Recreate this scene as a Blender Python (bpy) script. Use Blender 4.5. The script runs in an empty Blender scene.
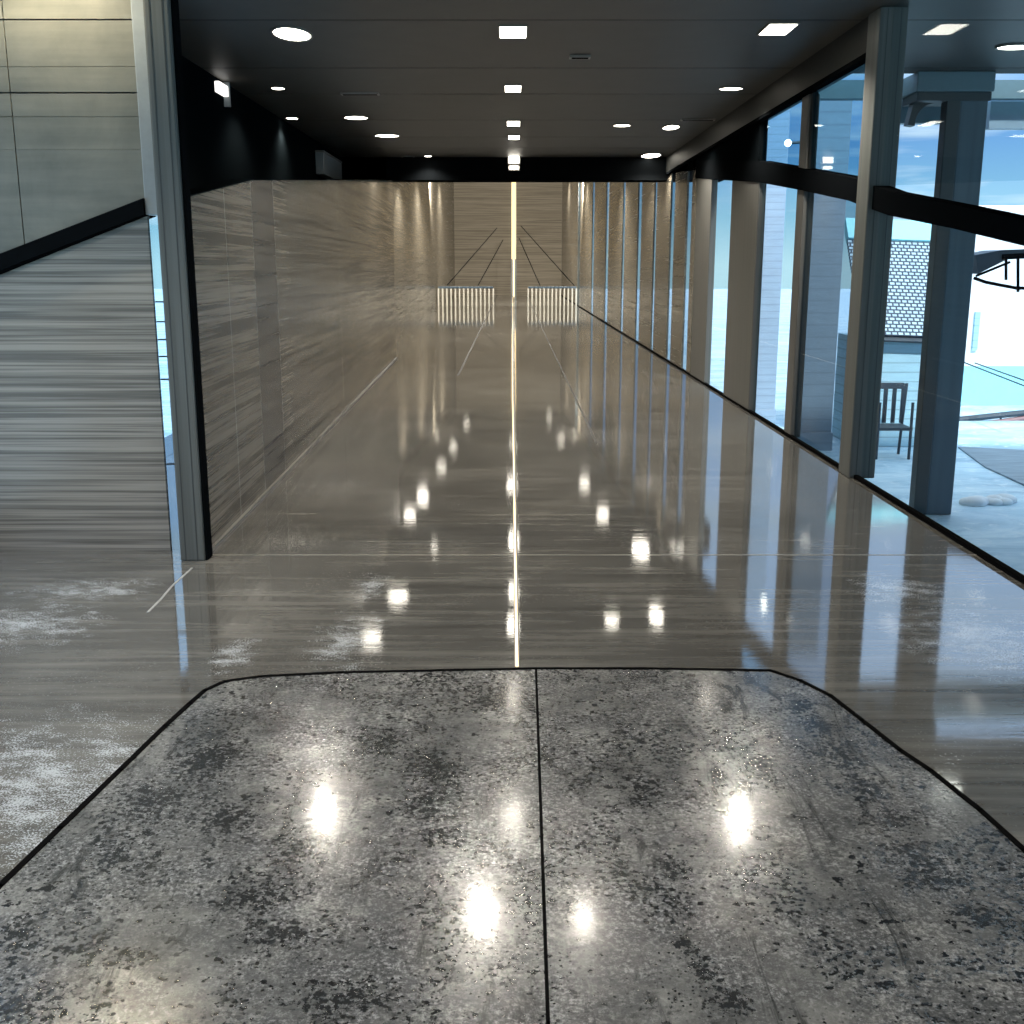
import bpy, bmesh, math, random
from mathutils import Vector, Matrix
random.seed(7)
S = bpy.context.scene
COL = S.collection
# ------------------------------------------------------------------ camera
F = 1100.0
TILT = math.radians(12.66)
EYE = 1.6
ct, st = math.cos(TILT), math.sin(TILT)
cd = bpy.data.cameras.new('camera'); cam = bpy.data.objects.new('camera', cd); COL.objects.link(cam)
cd.sensor_width = 36; cd.lens = F / 1024 * 36; cd.clip_end = 400; cd.clip_start = 0.05
cam.location = (0, 0, EYE); cam.rotation_euler = (math.pi/2 - TILT, 0, 0)
S.camera = cam

def ray(px, py):
    u = (px-512)/F; v = (512-py)/F
    return Vector((u, ct+v*st, -st+v*ct))
def on_z(px, py, z=0.0):
    d = ray(px, py); k = (z-EYE)/d.z
    return (d.x*k, d.y*k)
def on_x(px, py, x):
    d = ray(px, py); k = x/d.x
    return (d.y*k, EYE+d.z*k)          # (Y, z)
def on_y(px, py, y):
    d = ray(px, py); k = y/d.y
    return (d.x*k, EYE+d.z*k)          # (X, z)

# ------------------------------------------------------------------ mesh helpers
def box(bm, x0, x1, y0, y1, z0, z1, bev=0.0):
    r = bmesh.ops.create_cube(bm, size=1.0)
    vs = r['verts']
    for v in vs:
        v.co.x = x0 + (v.co.x+.5)*(x1-x0); v.co.y = y0 + (v.co.y+.5)*(y1-y0); v.co.z = z0 + (v.co.z+.5)*(z1-z0)
    if bev > 0:
        es = list({e for v in vs for e in v.link_edges})
        bmesh.ops.bevel(bm, geom=es, offset=bev, segments=2, affect='EDGES', profile=.6)
def prism(bm, pts, a0, a1, axis):
    """closed polygon pts extruded from a0 to a1 along axis; pts are the two other coordinates in order"""
    def mk(p, a):
        if axis == 'x': return (a, p[0], p[1])
        if axis == 'y': return (p[0], a, p[1])
        return (p[0], p[1], a)
    A = [bm.verts.new(mk(p, a0)) for p in pts]; B = [bm.verts.new(mk(p, a1)) for p in pts]
    bm.faces.new(A); bm.faces.new(list(reversed(B)))
    n = len(pts)
    for i in range(n):
        bm.faces.new((A[i], B[i], B[(i+1) % n], A[(i+1) % n]))
    bmesh.ops.recalc_face_normals(bm, faces=bm.faces)
def tube(bm, p, q, r, seg=8):
    p = Vector(p); q = Vector(q); d = q-p
    res = bmesh.ops.create_cone(bm, cap_ends=True, segments=seg, radius1=r, radius2=r, depth=d.length)
    rot = d.to_track_quat('Z', 'Y').to_matrix().to_4x4()
    bmesh.ops.transform(bm, matrix=Matrix.Translation((p+q)/2) @ rot, verts=res['verts'])
def lathe(bm, prof, seg=24, c=(0, 0, 0)):
    rings = []
    for r, z in prof:
        rings.append([bm.verts.new((c[0]+r*math.cos(2*math.pi*i/seg), c[1]+r*math.sin(2*math.pi*i/seg), c[2]+z)) for i in range(seg)])
    for a, b in zip(rings, rings[1:]):
        for i in range(seg):
            bm.faces.new((a[i], a[(i+1) % seg], b[(i+1) % seg], b[i]))
    return rings
def obj(name, bm, m, parent=None, smooth=False):
    me = bpy.data.meshes.new(name); bm.to_mesh(me); bm.free()
    if smooth:
        for p in me.polygons: p.use_smooth = True
    o = bpy.data.objects.new(name, me); COL.objects.link(o)
    me.materials.append(m)
    if parent: o.parent = parent
    return o
def bx(*a, **k):
    bm = bmesh.new(); box(bm, *a, **k); return bm
def tag(o, label, cat, group=None, kind=None):
    if label: o['label'] = label
    if cat: o['category'] = cat
    if group: o['group'] = group
    if kind: o['kind'] = kind
    return o
def thing(name, label, cat, loc=(0, 0, 0), group=None):
    o = bpy.data.objects.new(name, None); COL.objects.link(o); o.location = loc; o.empty_display_size = .1
    return tag(o, label, cat, group)
def struct(name, bm, m, label=None):
    o = obj(name, bm, m); o['kind'] = 'structure'
    if label: o['label'] = label
    return o

# ------------------------------------------------------------------ materials
def new(name):
    m = bpy.data.materials.new(name); m.use_nodes = True
    nt = m.node_tree; b = nt.nodes['Principled BSDF']; return m, nt, b
def coords(nt, scale=(1, 1, 1), rot=(0, 0, 0)):
    tc = nt.nodes.new('ShaderNodeTexCoord'); mp = nt.nodes.new('ShaderNodeMapping')
    mp.inputs['Scale'].default_value = scale; mp.inputs['Rotation'].default_value = rot
    nt.links.new(tc.outputs['Object'], mp.inputs['Vector']); return mp.outputs['Vector']
def noise(nt, vec, scale, detail=4, rough=.55, dist=0.0):
    n = nt.nodes.new('ShaderNodeTexNoise'); n.inputs['Scale'].default_value = scale
    n.inputs['Detail'].default_value = detail; n.inputs['Roughness'].default_value = rough
    n.inputs['Distortion'].default_value = dist
    nt.links.new(vec, n.inputs['Vector']); return n.outputs['Fac']
def voro(nt, vec, scale):
    n = nt.nodes.new('ShaderNodeTexVoronoi'); n.inputs['Scale'].default_value = scale
    nt.links.new(vec, n.inputs['Vector']); return n.outputs['Distance']
def ramp(nt, fac, stops):
    r = nt.nodes.new('ShaderNodeValToRGB'); e = r.color_ramp.elements
    while len(e) < len(stops): e.new(.5)
    for k, (p, c) in enumerate(stops):
        e[k].position = p; e[k].color = (*c, 1) if len(c) == 3 else c
    nt.links.new(fac, r.inputs['Fac']); return r.outputs['Color']
def g(v): return (v, v, v)
def maprange(nt, fac, a, b, c, d):
    n = nt.nodes.new('ShaderNodeMapRange'); nt.links.new(fac, n.inputs[0])
    for i, v in enumerate((a, b, c, d)): n.inputs[i+1].default_value = v
    return n.outputs[0]
def math2(nt, op, a, b):
    n = nt.nodes.new('ShaderNodeMath'); n.operation = op
    for i, v in enumerate((a, b)):
        if hasattr(v, 'is_output'): nt.links.new(v, n.inputs[i])
        else: n.inputs[i].default_value = v
    return n.outputs[0]
def mix(nt, fac, a, b, mode='MIX'):
    n = nt.nodes.new('ShaderNodeMix'); n.data_type = 'RGBA'; n.blend_type = mode
    ins = [n.inputs[0], n.inputs[6], n.inputs[7]]
    for s, v in zip(ins, (fac, a, b)):
        if hasattr(v, 'is_output'): nt.links.new(v, s)
        elif isinstance(v, (int, float)): s.default_value = v
        else: s.default_value = (*v, 1)
    return n.outputs[2]
def bump(nt, b, h, strength, dist=.01):
    n = nt.nodes.new('ShaderNodeBump'); n.inputs['Strength'].default_value = strength; n.inputs['Distance'].default_value = dist
    nt.links.new(h, n.inputs['Height']); nt.links.new(n.outputs['Normal'], b.inputs['Normal'])

def plain(name, c, rough=.5, metal=0, ns=0.0, nscale=20, stretch=(1, 1, 1), spec=.5):
    m, nt, b = new(name)
    b.inputs['Roughness'].default_value = rough; b.inputs['Metallic'].default_value = metal
    b.inputs['Specular IOR Level'].default_value = spec
    v = coords(nt, stretch); n = noise(nt, v, nscale)
    k = max(ns, .04)
    col = ramp(nt, n, [(.3, tuple(x*(1-k) for x in c)), (.7, tuple(min(1, x*(1+k)) for x in c))])
    nt.links.new(col, b.inputs['Base Color'])
    return m
def emit(name, c, s):
    m, nt, b = new(name)
    b.inputs['Base Color'].default_value = (*c, 1)
    b.inputs['Emission Color'].default_value = (*c, 1); b.inputs['Emission Strength'].default_value = s
    return m

def stone(name, c1, c2, rough=.12, axis='x', spec=.6):
    """sawn, polished stone with fine horizontal veins"""
    m, nt, b = new(name)
    sc = (.14, .14, 14)
    v = coords(nt, sc)
    n1 = noise(nt, v, 2.2, 6, .62, .2)
    v2 = coords(nt, (.5, .5, 60)); n2 = noise(nt, v2, 1.6, 3, .6)
    s = math2(nt, 'ADD', math2(nt, 'MULTIPLY', n1, .65), math2(nt, 'MULTIPLY', n2, .35))
    col = ramp(nt, s, [(.43, c1), (.5, tuple((a+d)/2 for a, d in zip(c1, c2))), (.57, c2)])
    nt.links.new(col, b.inputs['Base Color'])
    nt.links.new(maprange(nt, s, .35, .65, rough*1.5, rough*.7), b.inputs['Roughness'])
    b.inputs['Specular IOR Level'].default_value = spec
    bump(nt, b, s, .03, .003)
    return m

M = {}
M['stone'] = stone('vein_cut_stone', (.07, .063, .052), (.21, .19, .157), .17, spec=.35)
M['stone_dark'] = stone('vein_cut_stone_dark', (.05, .047, .042), (.13, .12, .105), .2, spec=.3)
M['stone_far'] = stone('vein_cut_stone_far', (.12, .108, .085), (.24, .215, .17), .2)
M['stone_left'] = stone('vein_cut_stone_grey', (.15, .138, .12), (.36, .33, .285), .2, spec=.4)

def blobs(nt, items, vec=None):
    """1 at the centre of each stain on the ground, falling to 0 at its radius"""
    acc = None
    if vec is None:
        vec = nt.nodes.new('ShaderNodeTexCoord').outputs['Object']
    for (px, py, rx, ry) in items:
        x, y = on_z(px, py)
        mp = nt.nodes.new('ShaderNodeMapping'); mp.vector_type = 'POINT'
        mp.inputs['Location'].default_value = (-x/rx, -y/ry, 0); mp.inputs['Scale'].default_value = (1/rx, 1/ry, 0)
        nt.links.new(vec, mp.inputs['Vector'])
        ln_ = nt.nodes.new('ShaderNodeVectorMath'); ln_.operation = 'LENGTH'; nt.links.new(mp.outputs[0], ln_.inputs[0])
        w_ = maprange(nt, ln_.outputs['Value'], 0, 1.3, 1, 0)
        acc = w_ if acc is None else math2(nt, 'MAXIMUM', acc, w_)
    return acc

def floor_mat():
    m, nt, b = new('polished_floor')
    v = coords(nt, (.6, 9, 1)); n1 = noise(nt, v, 1.6, 6, .65, .3)
    v2 = coords(nt, (1, 1, 1)); n2 = noise(nt, v2, 1.1, 5, .6)
    v3 = coords(nt, (1.0, 1.0, 1.0)); n3 = noise(nt, v3, 70, 3, .7)
    s = math2(nt, 'ADD', math2(nt, 'MULTIPLY', n1, .6), math2(nt, 'MULTIPLY', n2, .4))
    col = ramp(nt, s, [(.38, (.095, .092, .084)), (.5, (.145, .141, .128)), (.62, (.22, .212, .19))])
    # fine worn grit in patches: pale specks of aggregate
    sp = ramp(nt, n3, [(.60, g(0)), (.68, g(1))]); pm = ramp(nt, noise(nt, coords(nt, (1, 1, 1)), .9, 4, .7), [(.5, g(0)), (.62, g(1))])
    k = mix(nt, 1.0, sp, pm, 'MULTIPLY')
    acc = blobs(nt, [(30, 790, .75, .60), (345, 640, .16, .40), (25, 625, .34, .34), (90, 590, .35, .22), (235, 655, .10, .25), (985, 640, .38, .5), (372, 585, .10, .25), (900, 590, .25, .3)])  # pale blobs paint daylight reflections and glitter into the floor colour
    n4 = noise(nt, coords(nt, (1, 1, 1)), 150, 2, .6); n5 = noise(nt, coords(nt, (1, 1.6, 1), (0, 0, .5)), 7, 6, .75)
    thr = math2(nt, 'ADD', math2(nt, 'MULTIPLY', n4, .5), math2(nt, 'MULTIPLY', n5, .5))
    glint_k = maprange(nt, math2(nt, 'ADD', thr, math2(nt, 'MULTIPLY', acc, .12)), .58, .65, 0, 1)
    glint_k = math2(nt, 'MULTIPLY', glint_k, maprange(nt, acc, .02, .2, 0, 1))
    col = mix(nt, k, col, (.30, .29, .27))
    col = mix(nt, math2(nt, 'MULTIPLY', glint_k, .85), col, (.68, .72, .75))
    k = math2(nt, 'MAXIMUM', k, glint_k)
    nt.links.new(col, b.inputs['Base Color'])
    rr = math2(nt, 'ADD', maprange(nt, s, .3, .7, .025, .07), math2(nt, 'MULTIPLY', k, .12))
    nt.links.new(rr, b.inputs['Roughness'])
    b.inputs['IOR'].default_value = 2.6
    h = math2(nt, 'ADD', math2(nt, 'MULTIPLY', n1, 1.0), math2(nt, 'MULTIPLY', k, .15))
    bump(nt, b, h, .06, .004)
    return m
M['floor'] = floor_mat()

def slab_mat():
    m, nt, b = new('weathered_concrete')
    v = coords(nt, (1, 1, 1)); vs = coords(nt, (1.0, .55, 1), (0, 0, .35))
    big = noise(nt, vs, 1.3, 6, .65, .6)
    med = noise(nt, v, 7, 6, .7, .3)
    fine = noise(nt, v, 90, 3, .75)
    base = math2(nt, 'ADD', math2(nt, 'MULTIPLY', big, .5), math2(nt, 'MULTIPLY', med, .5))
    col = ramp(nt, base, [(.40, (.065, .069, .069)), (.5, (.135, .138, .134)), (.60, (.24, .24, .226))])
    fm = maprange(nt, noise(nt, v, 2.3, 5, .7, .3), .42, .6, .12, .60)
    col = mix(nt, fm, col, ramp(nt, fine, [(.36, g(.03)), (.52, g(.17)), (.64, g(.60))]))
    # clusters of dark pits
    warp = noise(nt, v, 5, 5, .7, 0)
    pits = ramp(nt, noise(nt, v, 60, 4, .6, .1), [(.53, g(0)), (.565, g(1))])
    pmask = ramp(nt, noise(nt, coords(nt, (1.3, .8, 1), (0, 0, -.5)), 2.6, 6, .75, .5), [(.47, g(0)), (.56, g(1))])
    pk = mix(nt, 1.0, pits, pmask, 'MULTIPLY')
    # larger dark blobs, sparser
    warp_v = nt.nodes.new('ShaderNodeVectorMath'); warp_v.operation = 'ADD'
    nw = nt.nodes.new('ShaderNodeTexNoise'); nw.inputs['Scale'].default_value = 60; nt.links.new(v, nw.inputs['Vector'])
    sc_ = nt.nodes.new('ShaderNodeVectorMath'); sc_.operation = 'SCALE'; sc_.inputs['Scale'].default_value = .012
    nt.links.new(nw.outputs['Color'], sc_.inputs[0]); nt.links.new(v, warp_v.inputs[0]); nt.links.new(sc_.outputs[0], warp_v.inputs[1])
    d1 = ramp(nt, voro(nt, warp_v.outputs[0], 62), [(.20, g(1)), (.27, g(0))])
    d1m = ramp(nt, noise(nt, coords(nt, (1.1, .8, 1), (0, 0, .4)), 2.2, 6, .8), [(.47, g(0)), (.56, g(1))])
    dk = mix(nt, 1.0, d1, d1m, 'MULTIPLY')
    d2 = ramp(nt, voro(nt, warp_v.outputs[0], 30), [(.17, g(1)), (.22, g(0))])
    d2m = ramp(nt, noise(nt, coords(nt, (1.4, 1, 1), (0, 0, 1)), 3.0, 5, .75), [(.52, g(0)), (.57, g(1))])
    dk2 = mix(nt, 1.0, d2, d2m, 'MULTIPLY')
    p2 = ramp(nt, noise(nt, v, 26, 4, .6, .15), [(.61, g(0)), (.635, g(1))])
    m2 = ramp(nt, noise(nt, coords(nt, (1, 1, 1)), 1.7, 4, .6), [(.44, g(0)), (.52, g(1))])
    pk2 = mix(nt, 1.0, p2, m2, 'MULTIPLY')
    # ragged dark stains where the surface has broken open
    wn = nt.nodes.new('ShaderNodeTexNoise'); wn.inputs['Scale'].default_value = 9; wn.inputs['Detail'].default_value = 5; nt.links.new(v, wn.inputs['Vector'])
    ws = nt.nodes.new('ShaderNodeVectorMath'); ws.operation = 'MULTIPLY_ADD'
    nt.links.new(wn.outputs['Color'], ws.inputs[0]); ws.inputs[1].default_value = (.10, .10, 0)
    sub = nt.nodes.new('ShaderNodeVectorMath'); sub.operation = 'SUBTRACT'; nt.links.new(v, sub.inputs[0]); sub.inputs[1].default_value = (.05, .05, 0)
    nt.links.new(sub.outputs[0], ws.inputs[2])
    stains = [(795, 705, .06, .08), (818, 728, .05, .09), (842, 756, .05, .10), (866, 792, .05, .10), (885, 825, .06, .08), (905, 852, .07, .06), (935, 880, .07, .05),
              (612, 842, .022, .07), (622, 872, .022, .05), (640, 888, .04, .03), (668, 868, .018, .07), (682, 905, .02, .06), (686, 945, .022, .05), (702, 975, .028, .05), (728, 1005, .035, .05),
              (432, 768, .09, .12), (425, 805, .06, .09), (445, 840, .07, .05), (300, 850, .07, .07), (255, 900, .07, .07), (285, 935, .10, .05), (232, 820, .06, .08), (152, 868, .022, .07), (118, 858, .025, .06),
              (97, 950, .025, .07), (128, 962, .05, .03), (12, 935, .05, .05), (345, 1000, .10, .05), (215, 760, .09, .12), (150, 800, .10, .10), (380, 745, .08, .10), (500, 700, .12, .12), (760, 765, .05, .06), (20, 1010, .08, .05), (640, 790, .05, .12), (980, 920, .08, .05)]
    sb = blobs(nt, [(a, b_, c*1.25, d*1.35) for a, b_, c, d in stains], ws.outputs[0])
    sn = noise(nt, v, 55, 4, .75, .1)
    sk = maprange(nt, math2(nt, 'ADD', sn, math2(nt, 'MULTIPLY', sb, .17)), .59, .62, 0, .95)
    sk = math2(nt, 'MULTIPLY', sk, maprange(nt, sb, .02, .15, 0, 1))
    # dragged dark smears
    sm = ramp(nt, noise(nt, coords(nt, (3.2, .7, 1), (0, 0, -.45)), 2.4, 6, .7, 1.1), [(.57, g(0)), (.66, g(.85))])
    # pale lime blooms
    bl = ramp(nt, noise(nt, coords(nt, (1, 1, 1)), 3.3, 6, .75, .3), [(.53, g(0)), (.66, g(.7))])
    col = mix(nt, mix(nt, 1.0, bl, ramp(nt, fine, [(.4, g(.2)), (.6, g(1))]), 'MULTIPLY'), col, (.42, .42, .39))
    col = mix(nt, sm, col, (.035, .037, .036))
    col = mix(nt, pk, col, (.016, .018, .018))
    col = mix(nt, pk2, col, (.014, .015, .016))
    col = mix(nt, sk, col, (.020, .022, .023))
    col = mix(nt, dk, col, (.02, .022, .022))
    col = mix(nt, dk2, col, (.016, .017, .018))
    nt.links.new(col, b.inputs['Base Color'])
    nt.links.new(maprange(nt, fine, .3, .7, .05, .12), b.inputs['Roughness'])
    b.inputs['IOR'].default_value = 1.55
    h = math2(nt, 'ADD', math2(nt, 'MULTIPLY', fine, .6), math2(nt, 'MULTIPLY', pk, -.8))
    bump(nt, b, h, .30, .004)
    b.inputs['Coat Weight'].default_value = .55; b.inputs['Coat Roughness'].default_value = .11; b.inputs['Coat IOR'].default_value = 1.5
    return m
M['slab'] = slab_mat()

M['ceiling'] = plain('ceiling_panel', (.050, .047, .041), .5, spec=.35, ns=.1, nscale=3)
M['joint'] = plain('black_joint', (.006, .006, .006), .6, spec=0)
M['black'] = plain('matt_black_metal', (.005, .006, .007), .6, spec=0)
M['blackwall'] = plain('near_black_wall', (.0035, .005, .006), .6, spec=0)
M['beam'] = plain('dark_beam', (.030, .032, .031), .5, ns=.1, spec=.12)
M['column'] = plain('painted_steel_column', (.125, .132, .124), .45, spec=.25, ns=.18, nscale=2.5, stretch=(14, 14, .15))
M['column_warm'] = plain('painted_steel_grey', (.13, .13, .122), .45, spec=.25, ns=.1, nscale=2.5, stretch=(14, 14, .15))
M['trimmetal'] = plain('pale_metal_trim', (.26, .29, .30), .35, ns=.06)
M['groove'] = plain('dark_groove', (.05, .055, .055), .5)
def panel_mat():
    m, nt, b = new('concrete_wall_panel')
    v = coords(nt, (1, 1, 1)); n = noise(nt, v, 2.2, 6, .65, .4)
    v2 = coords(nt, (.5, .5, 8)); n2 = noise(nt, v2, 1.5, 5, .6)
    s = math2(nt, 'ADD', math2(nt, 'MULTIPLY', n, .55), math2(nt, 'MULTIPLY', n2, .45))
    nt.links.new(ramp(nt, s, [(.38, (.125, .13, .11)), (.62, (.215, .215, .18))]), b.inputs['Base Color'])
    b.inputs['Roughness'].default_value = .42
    return m
M['panel'] = panel_mat()
def glass_mat(name, tint, refl=.3):
    m = bpy.data.materials.new(name); m.use_nodes = True; nt = m.node_tree; nt.nodes.clear()
    o = nt.nodes.new('ShaderNodeOutputMaterial'); t = nt.nodes.new('ShaderNodeBsdfTransparent'); gl = nt.nodes.new('ShaderNodeBsdfGlossy')
    t.inputs['Color'].default_value = (*tint, 1); gl.inputs['Roughness'].default_value = .02
    ge = nt.nodes.new('ShaderNodeNewGeometry'); dt = nt.nodes.new('ShaderNodeVectorMath'); dt.operation = 'DOT_PRODUCT'
    nt.links.new(ge.outputs['Normal'], dt.inputs[0]); nt.links.new(ge.outputs['Incoming'], dt.inputs[1])
    c = math2(nt, 'ABSOLUTE', dt.outputs['Value'], 0)
    f = math2(nt, 'POWER', math2(nt, 'SUBTRACT', 1.0, c), 5.0)
    f = math2(nt, 'MULTIPLY', math2(nt, 'ADD', math2(nt, 'MULTIPLY', f, .96), .04), refl)
    mx = nt.nodes.new('ShaderNodeMixShader'); nt.links.new(f, mx.inputs[0])
    nt.links.new(t.outputs[0], mx.inputs[1]); nt.links.new(gl.outputs[0], mx.inputs[2]); nt.links.new(mx.outputs[0], o.inputs[0])
    return m
M['glass'] = glass_mat('window_glass', (.90, .95, .97))
M['glass_grey'] = glass_mat('grey_window_glass', (.62, .68, .72))
M['glass_teal'] = glass_mat('teal_window_glass', (.55, .72, .80))
WARM = (1.0, .92, .80)
M['lens'] = emit('lamp_lens', (1.0, .93, .80), 14)
M['led'] = emit('led_tube', (1.0, .80, .50), 1.6)
M['led_wall'] = emit('wall_led_tube', (1.0, .72, .34), 1.5)
M['ring'] = plain('lamp_trim', (.20, .19, .17), .4)
M['white'] = plain('white_render', (.85, .88, .88), .8)
M['cyan'] = plain('cyan_render', (.36, .80, .86), .7)
M['darkblue'] = plain('dark_blue_metal', (.03, .05, .07), .5)
M['rust'] = plain('reddish_rail', (.35, .20, .20), .6)
M['teal'] = plain('teal_fascia', (.13, .21, .24), .5)
M['teal_light'] = plain('grey_blue_fascia', (.24, .34, .42), .5)
M['snow'] = plain('packed_snow', (.9, .93, .95), .8)
M['chrome'] = plain('bright_baluster', (.78, .74, .64), .25, metal=.6)
def siding(name, c, step=.12, dark=.55):
    m, nt, b = new(name)
    tc = nt.nodes.new('ShaderNodeTexCoord'); sp = nt.nodes.new('ShaderNodeSeparateXYZ'); nt.links.new(tc.outputs['Object'], sp.inputs[0])
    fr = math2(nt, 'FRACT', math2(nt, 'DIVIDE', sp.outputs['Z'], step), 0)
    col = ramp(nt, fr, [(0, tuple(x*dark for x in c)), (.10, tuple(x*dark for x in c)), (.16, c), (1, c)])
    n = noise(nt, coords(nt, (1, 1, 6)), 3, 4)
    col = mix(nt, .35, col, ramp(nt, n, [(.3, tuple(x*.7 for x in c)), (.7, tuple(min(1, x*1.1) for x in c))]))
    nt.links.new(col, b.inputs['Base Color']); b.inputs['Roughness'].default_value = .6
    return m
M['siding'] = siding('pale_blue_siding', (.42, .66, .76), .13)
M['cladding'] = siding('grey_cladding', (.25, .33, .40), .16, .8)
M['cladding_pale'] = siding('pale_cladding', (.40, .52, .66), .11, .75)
M['ext_column'] = plain('blue_grey_column', (.075, .12, .15), .5, ns=.12, nscale=2, stretch=(8, 8, .3))
M['ext_dark'] = plain('dark_column_edge', (.035, .05, .055), .5)
def shingle_mat():
    m, nt, b = new('roof_shingles')
    br = nt.nodes.new('ShaderNodeTexBrick'); v = coords(nt, (1, 1, 1))
    br.inputs['Scale'].default_value = 1.0; br.inputs['Brick Width'].default_value = .085; br.inputs['Row Height'].default_value = .062
    br.inputs['Mortar Size'].default_value = .014; br.inputs['Mortar Smooth'].default_value = .3
    br.inputs['Color1'].default_value = (.50, .66, .72, 1); br.inputs['Color2'].default_value = (.38, .50, .58, 1); br.inputs['Mortar'].default_value = (.03, .05, .08, 1)
    nt.links.new(v, br.inputs['Vector']); nt.links.new(br.outputs['Color'], b.inputs['Base Color']); b.inputs['Roughness'].default_value = .7
    return m
M['shingle'] = shingle_mat()
def ground_mat():
    m, nt, b = new('icy_pavement')
    n = noise(nt, coords(nt, (.5, 1.6, 1), (0, 0, .3)), 1.0, 7, .7, 1.0)
    n2 = noise(nt, coords(nt), 6, 5, .7, .4)
    col = ramp(nt, n, [(.38, (.32, .50, .64)), (.5, (.48, .68, .80)), (.62, (.70, .85, .92))])
    col = mix(nt, ramp(nt, n2, [(.56, g(0)), (.66, g(.8))]), col, (.85, .92, .95))
    nt.links.new(col, b.inputs['Base Color']); b.inputs['Roughness'].default_value = .5
    return m
M['ground'] = ground_mat()
M['path'] = plain('grey_asphalt_path', (.22, .28, .33), .6, ns=.25, nscale=6, stretch=(.4, 3, 1))

# ------------------------------------------------------------------ main dimensions
H = 3.37            # corridor ceiling
XR = 2.64           # glass wall on the right
YB = 19.4           # end of the corridor, start of the taller hall
YE = 60.0           # far wall
YF = 6.1            # wall on the left that faces us
def xl(y): return -1.60 - .022*y     # left partition line

# ------------------------------------------------------------------ floor
slab_px = [(-75, 960), (0, 888), (60, 830), (120, 772), (165, 728), (190, 705), (205, 692), (225, 683), (260, 678), (340, 674), (440, 672), (535, 670),
           (650, 670), (770, 672), (800, 682), (830, 697), (862, 722), (900, 752), (930, 772), (980, 812), (1024, 852), (1110, 925)]
slab = [on_z(*p) for p in slab_px]
slab_poly = [(-2.6, -2.0)] + [(-1.9, .6)] + slab + [(1.9, .6), (2.3, -2.0)]
bm = bmesh.new()
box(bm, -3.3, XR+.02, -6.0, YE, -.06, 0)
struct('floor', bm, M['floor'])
# two halves of the rough concrete slab, split by a saw-cut
def clip_half(poly, side):
    # joint line x = a + b*y
    (x1, y1), (x2, y2) = on_z(536, 670), on_z(548, 1024)
    b_ = (x1-x2)/(y1-y2); a_ = x1-b_*y1
    gap = .0045
    f = lambda p: (p[0]-(a_+b_*p[1]))*side - gap
    out = []
    for i in range(len(poly)):
        p, q = poly[i], poly[(i+1) % len(poly)]
        fp, fq = f(p), f(q)
        if fp >= 0: out.append(p)
        if (fp >= 0) != (fq >= 0):
            t = fp/(fp-fq); out.append((p[0]+(q[0]-p[0])*t, p[1]+(q[1]-p[1])*t))
    return out
for side in (-1, 1):
    bm = bmesh.new(); prism(bm, clip_half(slab_poly, side), 0.0, .006, 'z')
    struct('floor', bm, M['slab'], 'left half of the rough speckled concrete slab' if side < 0 else 'right half of the rough speckled concrete slab')
# black seams
def strip(bm, pts, w, z0, z1):
    for (p, q) in zip(pts, pts[1:]):
        p = Vector((*p, 0)); q = Vector((*q, 0)); d = (q-p).normalized(); n = Vector((-d.y, d.x, 0))*w/2
        e = d*w*.3
        prism(bm, [tuple((p-e+n)[:2]), tuple((q+e+n)[:2]), tuple((q+e-n)[:2]), tuple((p-e-n)[:2])], z0, z1, 'z')
bm = bmesh.new(); strip(bm, [on_z(536, 670), on_z(548, 1024), (on_z(548, 1024)[0], -2)], .011, .0, .0045)
o = struct('trim_1', bm, M['joint'])
bm = bmesh.new(); strip(bm, slab, .02, .0, .0085)
struct('trim_2', bm, M['joint'])
# pale floor joints of the polished floor
fj = plain('pale_joint', (.34, .32, .27), .35)
dj = plain('dark_joint', (.05, .05, .046), .5)
bm = bmesh.new()
strip(bm, [(-1.72, on_z(512, 555)[1]), (XR, on_z(512, 555)[1])], .012, 0, .0012)
struct('trim_3', bm, fj)
bm = bmesh.new()
strip(bm, [(-.80, YB-3), (-.80, YE)], .03, 0, .002)
strip(bm, [(.78, 10), (.78, YE)], .02, 0, .002)
struct('trim_4', bm, dj)
# curved pale joint running out on the left floor
bm = bmesh.new(); strip(bm, [on_z(*p) for p in [(192, 568), (172, 586), (160, 600), (148, 612)]], .012, 0, .0012)
struct('trim_5', bm, plain('pale_joint_left', (.5, .5, .48), .35))

# thin emissive line down the middle of the floor
def floor_glow():
    t = thing('floor_light_strip', 'long thin warm light line set in the middle of the polished floor', 'light strip', (0, 4.3, 0))
    x0 = on_z(517, 668)[0]
    bm = bmesh.new(); prism(bm, [(x0-.006, 4.24), (x0+.006, 4.24), (.012, 14), (.04, 57), (.03, 57), (.005, 14)], .0, .003, 'z')
    o = obj('light_tube', bm, M['led'], t); o.location = (0, -4.3, 0)
    bm = bmesh.new()
    prism(bm, [(x0-.011, 4.24), (x0+.011, 4.24), (.04, 14), (.12, 57), (.0, 57), (.002, 14)], .0, .0018, 'z')
    o = obj('channel', bm, M['ring'], t); o.location = (0, -4.3, 0)
floor_glow()

# ------------------------------------------------------------------ left side
# wall facing us on the left: polished stone below a sloping black band, concrete panels above it
bl0 = on_y(0, 272, YF); bl1 = on_y(150, 214, YF)          # lower edge of the band
k = (bl1[1]-bl0[1])/(bl1[0]-bl0[0])
zb = lambda x: bl0[1] + k*(x-bl0[0])
XW = on_y(147, 214, YF)[0]                                # right end of the stone
bm = bmesh.new(); prism(bm, [(-3.3, 0), (XW, 0), (XW, zb(XW)), (-3.3, zb(-3.3))], YF, YF+.03, 'y')
struct('wall_left', bm, M['stone_left'], 'polished grey stone wall below the sloping black band')
bm = bmesh.new()
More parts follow.
